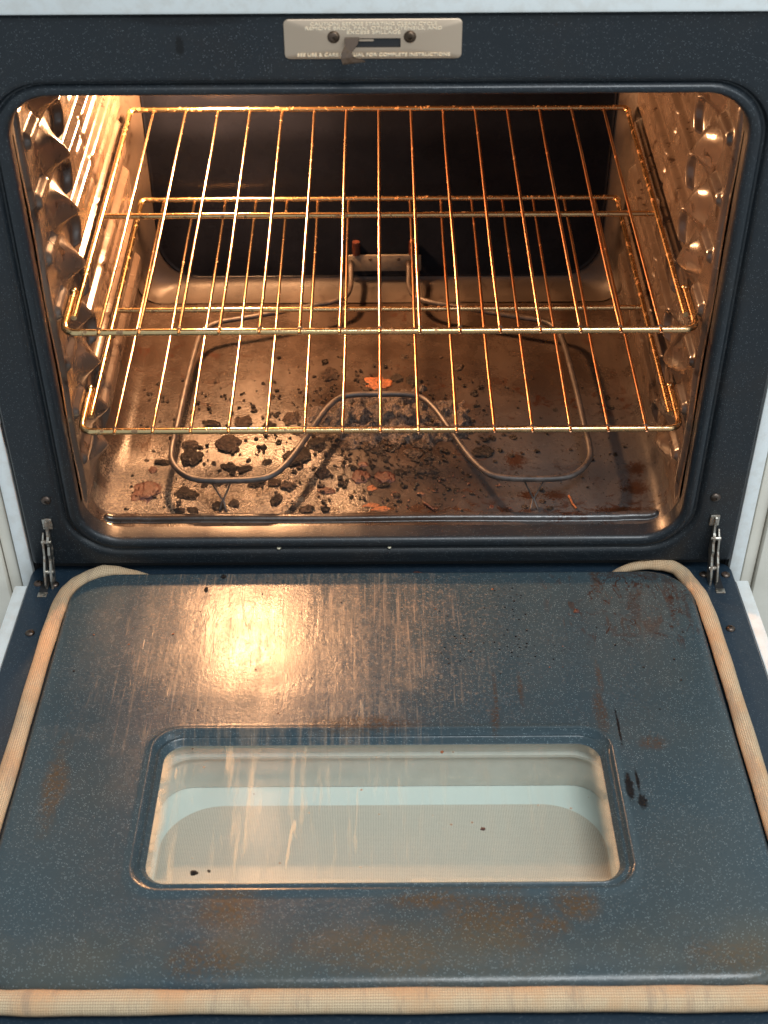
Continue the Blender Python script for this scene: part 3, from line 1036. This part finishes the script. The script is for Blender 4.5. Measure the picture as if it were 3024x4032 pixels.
for s in (-1, 1):
    x = s * 0.3400
    hinge = bpy.data.meshes.new('hinge')
    bm = bmesh.new()
    arm = [(-0.001, 0.030), (-0.006, 0.031), (-0.0075, 0.025), (-0.0060, 0.019), (-0.0080, 0.012), (-0.0130, 0.008), (-0.0120, 0.001), (-0.0170, -0.006),
           (-0.0160, -0.014), (-0.0210, -0.022), (-0.0270, -0.034), (-0.0290, -0.0475), (-0.0130, -0.0475), (-0.0110, -0.034), (-0.0060, -0.022), (-0.0010, -0.014)]
    plate_yz(bm, arm, x - 0.0012 + s * 0.0028, x + 0.0012 + s * 0.0028)
    arm2 = [(-0.001, 0.012), (-0.0100, 0.004), (-0.0130, -0.010), (-0.0240, -0.022), (-0.0300, -0.036), (-0.0270, -0.0475), (-0.0180, -0.0475), (-0.0140, -0.030), (-0.001, -0.020)]
    plate_yz(bm, arm2, x - 0.0010 + s * 0.0088, x + 0.0010 + s * 0.0088)
    bmesh.ops.bevel(bm, geom=list(bm.edges), offset=0.0004, segments=1, affect='EDGES')
    h = frombm('hinge', bm, M_STEEL, oven, True, 30)
    tube('rivet', [(x + s * 0.0005, -0.0195, -0.027), (x + s * 0.0105, -0.0195, -0.027)], 0.0026, M_STEEL, h, 12)
    tube('rivet', [(x + s * 0.0005, -0.0075, 0.004), (x + s * 0.0105, -0.0075, 0.004)], 0.0022, M_STEEL, h, 12)
    box('hinge_mount', (x - 0.0050 + s * 0.002, x + 0.0050 + s * 0.002, -0.0035, -0.0009, 0.018, 0.0315), M_STEEL, h, 0.0008)

# ------------------------------------------------------------------ oven racks
YF, YB, YM = 0.025, 0.480, 0.2466
RW = 0.2985


def lump_mesh(cx, cy, z, rx, ry, h, seed, sub=3, amp=0.35, crater=0.0, rot=0.0):
    bm = bmesh.new()
    bmesh.ops.create_icosphere(bm, subdivisions=sub, radius=1.0)
    off = Vector((seed * 7.31, seed * 3.17, seed * 1.93))
    cr, sr = math.cos(rot), math.sin(rot)
    for v in bm.verts:
        p = v.co.copy()
        n1 = noise.noise(p * 1.4 + off)
        n2 = noise.noise(p * 3.7 + off)
        n3 = noise.noise(p * 9.0 + off)
        dv = noise.voronoi(p * 3.4 + off)[0][0]
        f = 1 + amp * (n1 * 0.75 + n2 * 0.35 + n3 * 0.12) + 0.16 * (0.4 - dv) * 1.5
        q = p * f
        rad = math.hypot(p.x, p.y)
        zz = q.z
        zz += 0.10 * n3
        if crater and p.z > 0:
            zz -= crater * max(0, 1 - rad / 0.65)
        zz = max(zz, -0.15)
        X_, Y_ = q.x * rx, q.y * ry
        v.co = Vector((cx + X_ * cr - Y_ * sr, cy + X_ * sr + Y_ * cr, z + zz * h))
    return bm


def make_rack(z, label):
    root = thing('oven_rack', (0, 0.25, z), label, 'oven rack', 'wire racks inside the oven')
    fr = tube('front_bar', fillet([(-RW, 0.094, z + 0.0005), (-RW, YF, z), (RW, YF, z), (RW, 0.094, z + 0.0005)], 0.014, 8), 0.0033, M_RACK, root, 14)
    for s in (-1, 1):
        bmb = bmesh.new()
        bmesh.ops.create_uvsphere(bmb, u_segments=12, v_segments=8, radius=0.0042, matrix=Matrix.Translation((s * RW, 0.094, z + 0.0008)))
        frombm('rod_end', bmb, M_RACK, root)
        tube('side_rail', fillet([(s * (RW - 0.0068), 0.050, z), (s * (RW - 0.0068), YB - 0.004, z), (s * (RW - 0.012), YB, z + 0.002)], 0.004, 4), 0.0029, M_RACK, root, 12)
    tube('back_bar', fillet([(-RW + 0.006, YB - 0.012, z - 0.002), (-RW + 0.006, YB, z + 0.002), (RW - 0.006, YB, z + 0.002), (RW - 0.006, YB - 0.012, z - 0.002)], 0.006, 5), 0.0031, M_RACK, root, 12)
    tube('cross_bar', [(-RW + 0.0068, YM, z - 0.0042), (RW - 0.0068, YM, z - 0.0042)], 0.0030, M_RACK, root, 12)
    for k in range(15):
        x = (k - 7) * 0.03770
        w = 0.0004 * math.sin(k * 2.3)
        pth = [(x, YF + 0.001, z + 0.0012), (x, YF + 0.004, z + 0.0022), (x + w, 0.15, z + 0.0005), (x, YM, z + 0.0004), (x - w, 0.38, z + 0.0005), (x, YB - 0.008, z + 0.001), (x, YB - 0.0035, z - 0.0005)]
        tube('wire', catmull(pth, 3), 0.00165, M_RACKC, root, 8)
    for k in range(15):
        x = (k - 7) * 0.03770
        o = frombm('weld', lump_mesh(x, YF + 0.0015, z + 0.0022, 0.0026, 0.0026, 0.0022, k + 300, 2, 0.5), M_WELD, root)
    return root


r1 = make_rack(0.1232, 'lower wire oven rack just above the heating element')
bpy.context.view_layer.update()
# second rack: copy of the first with copies of its parts
r2 = r1.copy()
COL.objects.link(r2)
r2.location = (0, 0.25, 0.2415)
r2['label'] = 'upper wire oven rack with gold coloured bars, nearest the top of the oven'
for ch in list(r1.children):
    c = ch.copy()
    COL.objects.link(c)
    c.parent = r2


# ------------------------------------------------------------------ burnt debris
def zone(x, y):
    lr = 'left' if x < -0.05 else ('right' if x > 0.06 else 'middle')
    if y > 0.26:
        return 'behind the charred heap'
    if y > 0.18:
        return {'left': 'inside the left element loop', 'right': 'right of the charred heap', 'middle': 'beside the charred heap'}[lr]
    if y > 0.085:
        return {'left': 'within the left front element loop', 'right': 'near the right front element loop', 'middle': 'between the two front element loops'}[lr]
    return {'left': 'by the floor bead, left', 'right': 'by the floor bead, right', 'middle': 'by the middle of the floor bead'}[lr]


LUMPS = [  # x, y, rx, ry, kind
    (-0.256, 0.094, .0166, .0183, 'R'), (-0.212, 0.090, .0148, .0092, 'K'), (-0.213, 0.153, .0129, .0153, 'K'), (-0.215, 0.175, .0102, .0092, 'B'),
    (-0.173, 0.176, .0138, .0168, 'C'), (-0.158, 0.216, .0102, .0107, 'C'), (-0.194, 0.213, .0102, .0076, 'K'), (-0.129, 0.211, .0065, .0076, 'K'),
    (-0.103, 0.223, .0092, .0137, 'B'), (-0.060, 0.309, .0102, .0137, 'C'), (-0.127, 0.232, .0026, .0037, 'K'), (-0.095, 0.152, .0148, .0183, 'K'),
    (-0.073, 0.175, .0111, .0122, 'K'), (-0.065, 0.123, .0083, .0092, 'B'), (-0.127, 0.144, .0055, .0061, 'K'), (-0.168, 0.135, .0111, .0066, 'K'),
    (-0.150, 0.133, .0074, .0061, 'K'), (-0.137, 0.108, .0102, .0076, 'K'), (-0.117, 0.108, .0074, .0076, 'B'), (-0.101, 0.102, .0092, .0082, 'B'),
    (-0.180, 0.108, .0065, .0061, 'K'), (-0.194, 0.104, .0037, .0055, 'K'), (-0.159, 0.073, .0055, .0076, 'K'), (-0.176, 0.070, .0074, .0085, 'K'),
    (-0.202, 0.063, .0074, .0055, 'K'), (-0.217, 0.062, .0074, .0055, 'K'), (-0.114, 0.080, .0062, .0105, 'K'), (-0.081, 0.064, .0074, .0066, 'C'),
    (-0.095, 0.065, .0037, .0037, 'B'), (-0.060, 0.064, .0055, .0050, 'K'), (-0.039, 0.173, .0083, .0092, 'C'), (-0.004, 0.163, .0074, .0070, 'K'),
    (0.006, 0.151, .0055, .0046, 'B'), (0.017, 0.171, .0055, .0046, 'K'), (-0.022, 0.118, .0105, .0110, 'R'), (0.004, 0.116, .0115, .0110, 'R'),
    (-0.010, 0.098, .0052, .0055, 'O'), (0.016, 0.086, .0052, .0061, 'R'), (-0.060, 0.095, .0092, .0051, 'R'), (-0.254, 0.132, .0055, .0061, 'R'),
    (-0.244, 0.144, .0082, .0051, 'K'), (-0.003, 0.291, .0166, .0122, 'O'), (0.020, 0.300, .0074, .0092, 'K'), (0.036, 0.296, .0063, .0077, 'K'),
    (0.094, 0.322, .0065, .0076, 'C'), (0.111, 0.269, .0052, .0061, 'K'), (0.116, 0.159, .0129, .0092, 'K'), (0.151, 0.186, .0046, .0061, 'K'),
    (0.147, 0.153, .0037, .0037, 'K'), (0.036, 0.158, .0111, .0076, 'B'), (0.051, 0.178, .0165, .0100, 'B'), (0.044, 0.088, .0046, .0037, 'R'),
    (0.049, 0.128, .0150, .0085, 'B'), (0.064, 0.070, .0037, .0037, 'B'), (0.119, 0.066, .0024, .0031, 'R'), (0.155, 0.066, .0037, .0031, 'C'),
    (0.175, 0.075, .0037, .0031, 'C'), (0.182, 0.064, .0037, .0031, 'C'), (0.082, 0.095, .0046, .0031, 'K'), (-0.02, 0.139, .006, .005, 'R'),
    (0.020, 0.125, .007, .006, 'K'), (-0.045, 0.345, .004, .004, 'K'), (0.030, 0.345, .005, .005, 'B'), (-0.010, 0.070, .009, .004, 'O'),
    (0.000, 0.064, .010, .004, 'O'),
]
kd = {'K': ('charred_lump', M_CHAR, 'black charred lump'), 'B': ('charred_lump', M_CHARB, 'brown charred lump'), 'C': ('burnt_blister', M_CHARB, 'round burnt blister'),
      'R': ('burnt_crust', M_RED, 'reddish brown burnt crust'), 'O': ('food_scrap', M_ORANGE, 'orange scrap of burnt food')}
ORD = ['first', 'second', 'third', 'fourth', 'fifth', 'sixth', 'seventh', 'eighth', 'ninth', 'tenth']
NUM = ['', 'one', 'two', 'three', 'four', 'five', 'six', 'seven', 'eight', 'nine', 'ten']
classes = {}
for i, (x, y, rx, ry, k) in enumerate(LUMPS):
    size = 'large' if rx > 0.012 else ('small' if rx < 0.006 else 'medium')
    classes.setdefault('%s %s %s' % (size, kd[k][2], zone(x, y)), []).append((x, i))
lab_of = {}
for key, mem in classes.items():
    mem.sort()
    for q, (_, i) in enumerate(mem):
        if len(mem) == 1:
            lab_of[i] = key
        elif q == 0:
            lab_of[i] = key + ', leftmost of %s' % NUM[len(mem)]
        elif q == len(mem) - 1:
            lab_of[i] = key + ', rightmost of %s' % NUM[len(mem)]
        else:
            lab_of[i] = key + ', %s from left' % ORD[q]
for i, (x, y, rx, ry, k) in enumerate(LUMPS):
    nm, mt, desc = kd[k]
    hh = {'K': 0.36, 'B': 0.34, 'C': 0.30, 'R': 0.22, 'O': 0.18}[k] * min(rx, ry)
    bm = lump_mesh(x, y, FLZ - 0.0008, rx, ry, hh, i + 1, 4 if rx > 0.008 else 3, 0.46, 0.5 if k == 'C' else 0.15, rnd.uniform(-0.5, 0.5))
    o = frombm(nm, bm, mt, None, True, None)
    tag(o, lab_of[i], 'burnt crumb', 'burnt food lumps on the oven floor')

# big heap between the loops
nx, ny = 150, 110
gx = np.linspace(-0.105, 0.112, nx)
gy = np.linspace(0.165, 0.300, ny)
V, F = [], []
hh = np.zeros((ny, nx))
for j in range(ny):
    for i in range(nx):
        x, y = gx[i], gy[j]
        m = 1 - math.sqrt(((x - 0.006) / 0.096) ** 2 + ((y - 0.226 + 0.10 * abs(x)) / 0.052) ** 2)
        m += 0.38 * noise.noise(Vector((x * 28, y * 28, 2.0))) + 0.25 * noise.noise(Vector((x * 80, y * 80, 5.0)))
        dv = noise.voronoi(Vector((x * 78 + 0.4 * noise.noise(Vector((x * 90, y * 90, 1))), y * 78, 0.5)))[0][0]
        b = noise.noise(Vector((x * 420, y * 420, 9.0)))
        base = 0.007 * min(max(m * 2.0, 0), 1)
        hh[j, i] = (base + (0.0150 * (0.62 - dv) + 0.0022 * b) * min(max(m * 5, 0), 1)) if m > 0 else -0.002
keep = {}
for j in range(ny):
    for i in range(nx):
        V.append((gx[i], gy[j], FLZ - 0.001 + hh[j, i]))
for j in range(ny - 1):
    for i in range(nx - 1):
        if max(hh[j, i], hh[j + 1, i], hh[j, i + 1], hh[j + 1, i + 1]) > -0.001:
            a = j * nx + i
            F.append((a, a + 1, a + nx + 1, a + nx))
bm = bmesh.new()
bv = [bm.verts.new(v) for v in V]
for f in F:
    bm.faces.new([bv[i] for i in f])
bmesh.ops.delete(bm, geom=[v for v in bm.verts if not v.link_faces], context='VERTS')
o = frombm('burnt_food_heap', bm, M_HEAP, None, True, None)
tag(o, 'big crusty heap of charred food on the oven floor where the heating element dips back', 'burnt food')

# loose sticks / strings
tag(tube('dried_string', catmull([(0.204, 0.082, FLZ + 0.0012), (0.2055, 0.074, FLZ + 0.0018), (0.207, 0.068, FLZ + 0.0012), (0.210, 0.061, FLZ + 0.0012)], 4), 0.0012, M_ORANGE, None, 8),
    'thin orange dried strand on the oven floor in front of the right element loop', 'food scrap')
tag(tube('dried_string', catmull([(0.046, 0.072, FLZ + 0.001), (0.050, 0.067, FLZ + 0.002), (0.057, 0.060, FLZ + 0.001)], 4), 0.0014, M_RED, None, 8),
    'short red brown dried strand on the oven floor near the middle of the front bead', 'food scrap')


ON_DOOR = []


# fine crumbs nobody could count
def crumbs(name, n, sampler, smin, smax, mat, label):
    V, F = [], []
    ico = bmesh.new()
    bmesh.ops.create_icosphere(ico, subdivisions=1, radius=1.0)
    iv = [v.co.copy() for v in ico.verts]
    fi = [[v.index for v in f.verts] for f in ico.faces]
    ico.free()
    for _ in range(n):
        x, y, z = sampler()
        s = smin + (smax - smin) * rnd.random() ** 3
        a, b, c = s * rnd.uniform(.6, 1.4), s * rnd.uniform(.6, 1.4), s * rnd.uniform(.3, .7)
        th = rnd.uniform(0, 6.28)
        o = len(V)
        for p in iv:
            j = rnd.uniform(.7, 1.2)
            px, py = p.x * a * j, p.y * b * j
            V.append((x + px * math.cos(th) - py * math.sin(th), y + px * math.sin(th) + py * math.cos(th), z + p.z * c * j))
        F += [tuple(i + o for i in q) for q in fi]
    ob = pyd(name, V, F, mat, None, False)
    tag(ob, label, 'crumbs', None, 'stuff')
    return ob


def s_floor():
    while True:
        if rnd.random() < 0.62:
            x, y = rnd.gauss(-0.010, 0.062), rnd.gauss(0.195, 0.058)
        else:
            x, y = rnd.uniform(-0.285, 0.285), rnd.uniform(0.06, 0.30)
            if rnd.random() < (x + 0.2) * 1.6:
                continue
        if -0.28 < x < 0.28 and 0.058 < y < 0.42:
            return x, y, FLZ + 0.0004


crumbs('black_crumbs', 1250, s_floor, 0.0006, 0.0042, M_CHAR, 'fine black burnt crumbs scattered over the oven floor')
crumbs('brown_crumbs', 700, s_floor, 0.0005, 0.0030, M_CHARB, 'fine brown burnt crumbs scattered over the oven floor')
crumbs('red_flakes', 90, lambda: (rnd.gauss(0.0, 0.10), rnd.uniform(0.057, 0.12), FLZ + 0.0005), 0.0006, 0.0022, M_RED, 'tiny red brown flakes along the front of the oven floor')


def s_door():
    x, y = rnd.uniform(-0.30, 0.30), rnd.uniform(-0.235, -0.025)
    return x, y, PTZ + 0.0004


ON_DOOR.append(crumbs('door_specks', 90, s_door, 0.0004, 0.0013, M_CHAR, 'tiny black specks scattered on the lowered oven door'))
ON_DOOR.append(crumbs('door_flakes', 26, s_door, 0.0005, 0.0016, M_ORANGE, 'tiny orange flakes scattered on the lowered oven door'))

# crumbs one can point at
SINGLE = [
    (-0.0262, -0.0105, FLA + 0.0030, .0060, .0022, M_ORANGE, 'food_scrap', 'short orange scrap in the seam behind the oven door panel'),
    (0.0380, -0.0030, FLA + 0.0006, .0045, .0022, M_RED, 'burnt_crust', 'flat red brown crust on the back edge of the door'),
    (0.300, 0.0000, FLA + 0.0006, .0060, .0022, M_ORANGE, 'food_scrap', 'flat orange flake beside the right end of the door gasket'),
    (-0.1640, -0.0235, PTZ, .0030, .0030, M_CHARB, 'charred_lump', 'round brown burnt nut-like crumb at the back of the door panel'),
    (-0.1800, -0.045, PTZ, .0022, .0045, M_CHAR, 'charred_lump', 'black crumb on the film-smeared left part of the door panel'),
    (-0.1550, -0.4170, GZ, .0032, .0026, M_CHAR, 'charred_lump', 'dark oval crumb on the glass by its lower left corner'),
    (-0.1430, -0.4150, GZ, .0014, .0014, M_CHAR, 'charred_lump', 'tiny dark crumb right of the oval one on the window glass'),
    (0.0850, -0.370, GZ, .0020, .0018, M_RED, 'burnt_crust', 'small red brown crumb on the right half of the window glass'),
    (0.0540, -0.2760, GZ, .0016, .0016, M_ORANGE, 'food_scrap', 'small orange crumb at the back edge of the window glass'),
    (0.1960, -0.085, PTZ, .0030, .0030, M_RED, 'burnt_crust', 'small red crust on the right part of the door panel'),
    (0.0085, 0.0, -0.0130, .0018, .0018, M_BONE, 'pale_crumb', 'pale crumb caught in the groove below the oven opening, right of centre'),
    (-0.1070, 0.001, -0.0135, .0024, .0024, M_BONE, 'pale_crumb', 'pale triangular crumb caught in the groove below the oven opening, left of centre'),
]
for i, (x, y, z, rx, ry, mt, nm, lab) in enumerate(SINGLE):
    bm = lump_mesh(x, y, z, rx, ry, min(rx, ry) * 0.7, 100 + i, 3, 0.5, 0.1)
    ob = tag(frombm(nm, bm, mt, None, True, 70), lab, 'crumb')
    if z != -0.0130 and z != -0.0135:
        ON_DOOR.append(ob)

# the lowered door does not hang quite level: its free edge stands a little higher
TILT = Matrix.Translation((0, 0, PTZ)) @ Matrix.Rotation(-math.atan(0.13), 4, 'X') @ Matrix.Translation((0, 0, -PTZ))


def tree(o):
    yield o
    for c in o.children:
        yield from tree(c)


bpy.context.view_layer.update()
done = set()
for o in [q for q in tree(door)] + ON_DOOR:
    if o.data.name not in done:
        done.add(o.data.name)
        o.data.transform(TILT)

# ------------------------------------------------------------------ cabinets at both sides
for s in (-1, 1):
    c = thing('cabinet', (s * 0.52, 0.02, -0.90), ('left' if s < 0 else 'right') + ' cream kitchen cabinet beside the range', 'cabinet')
    c['label'] = 'cream kitchen cabinet with a vertical groove, against the %s side of the oven' % ('left' if s < 0 else 'right')
    xa, xb = sorted((s * 0.3860, s * 0.398))
    box('stile', (xa, xb, 0.008, 0.55, -0.90, 0.5500), M_CREAM, c, 0.0015)
    xa, xb = sorted((s * 0.3995, s * 0.62))
    box('cabinet_front', (xa, xb, 0.002, 0.55, -0.90, 0.5500), M_CREAM, c, 0.0015)
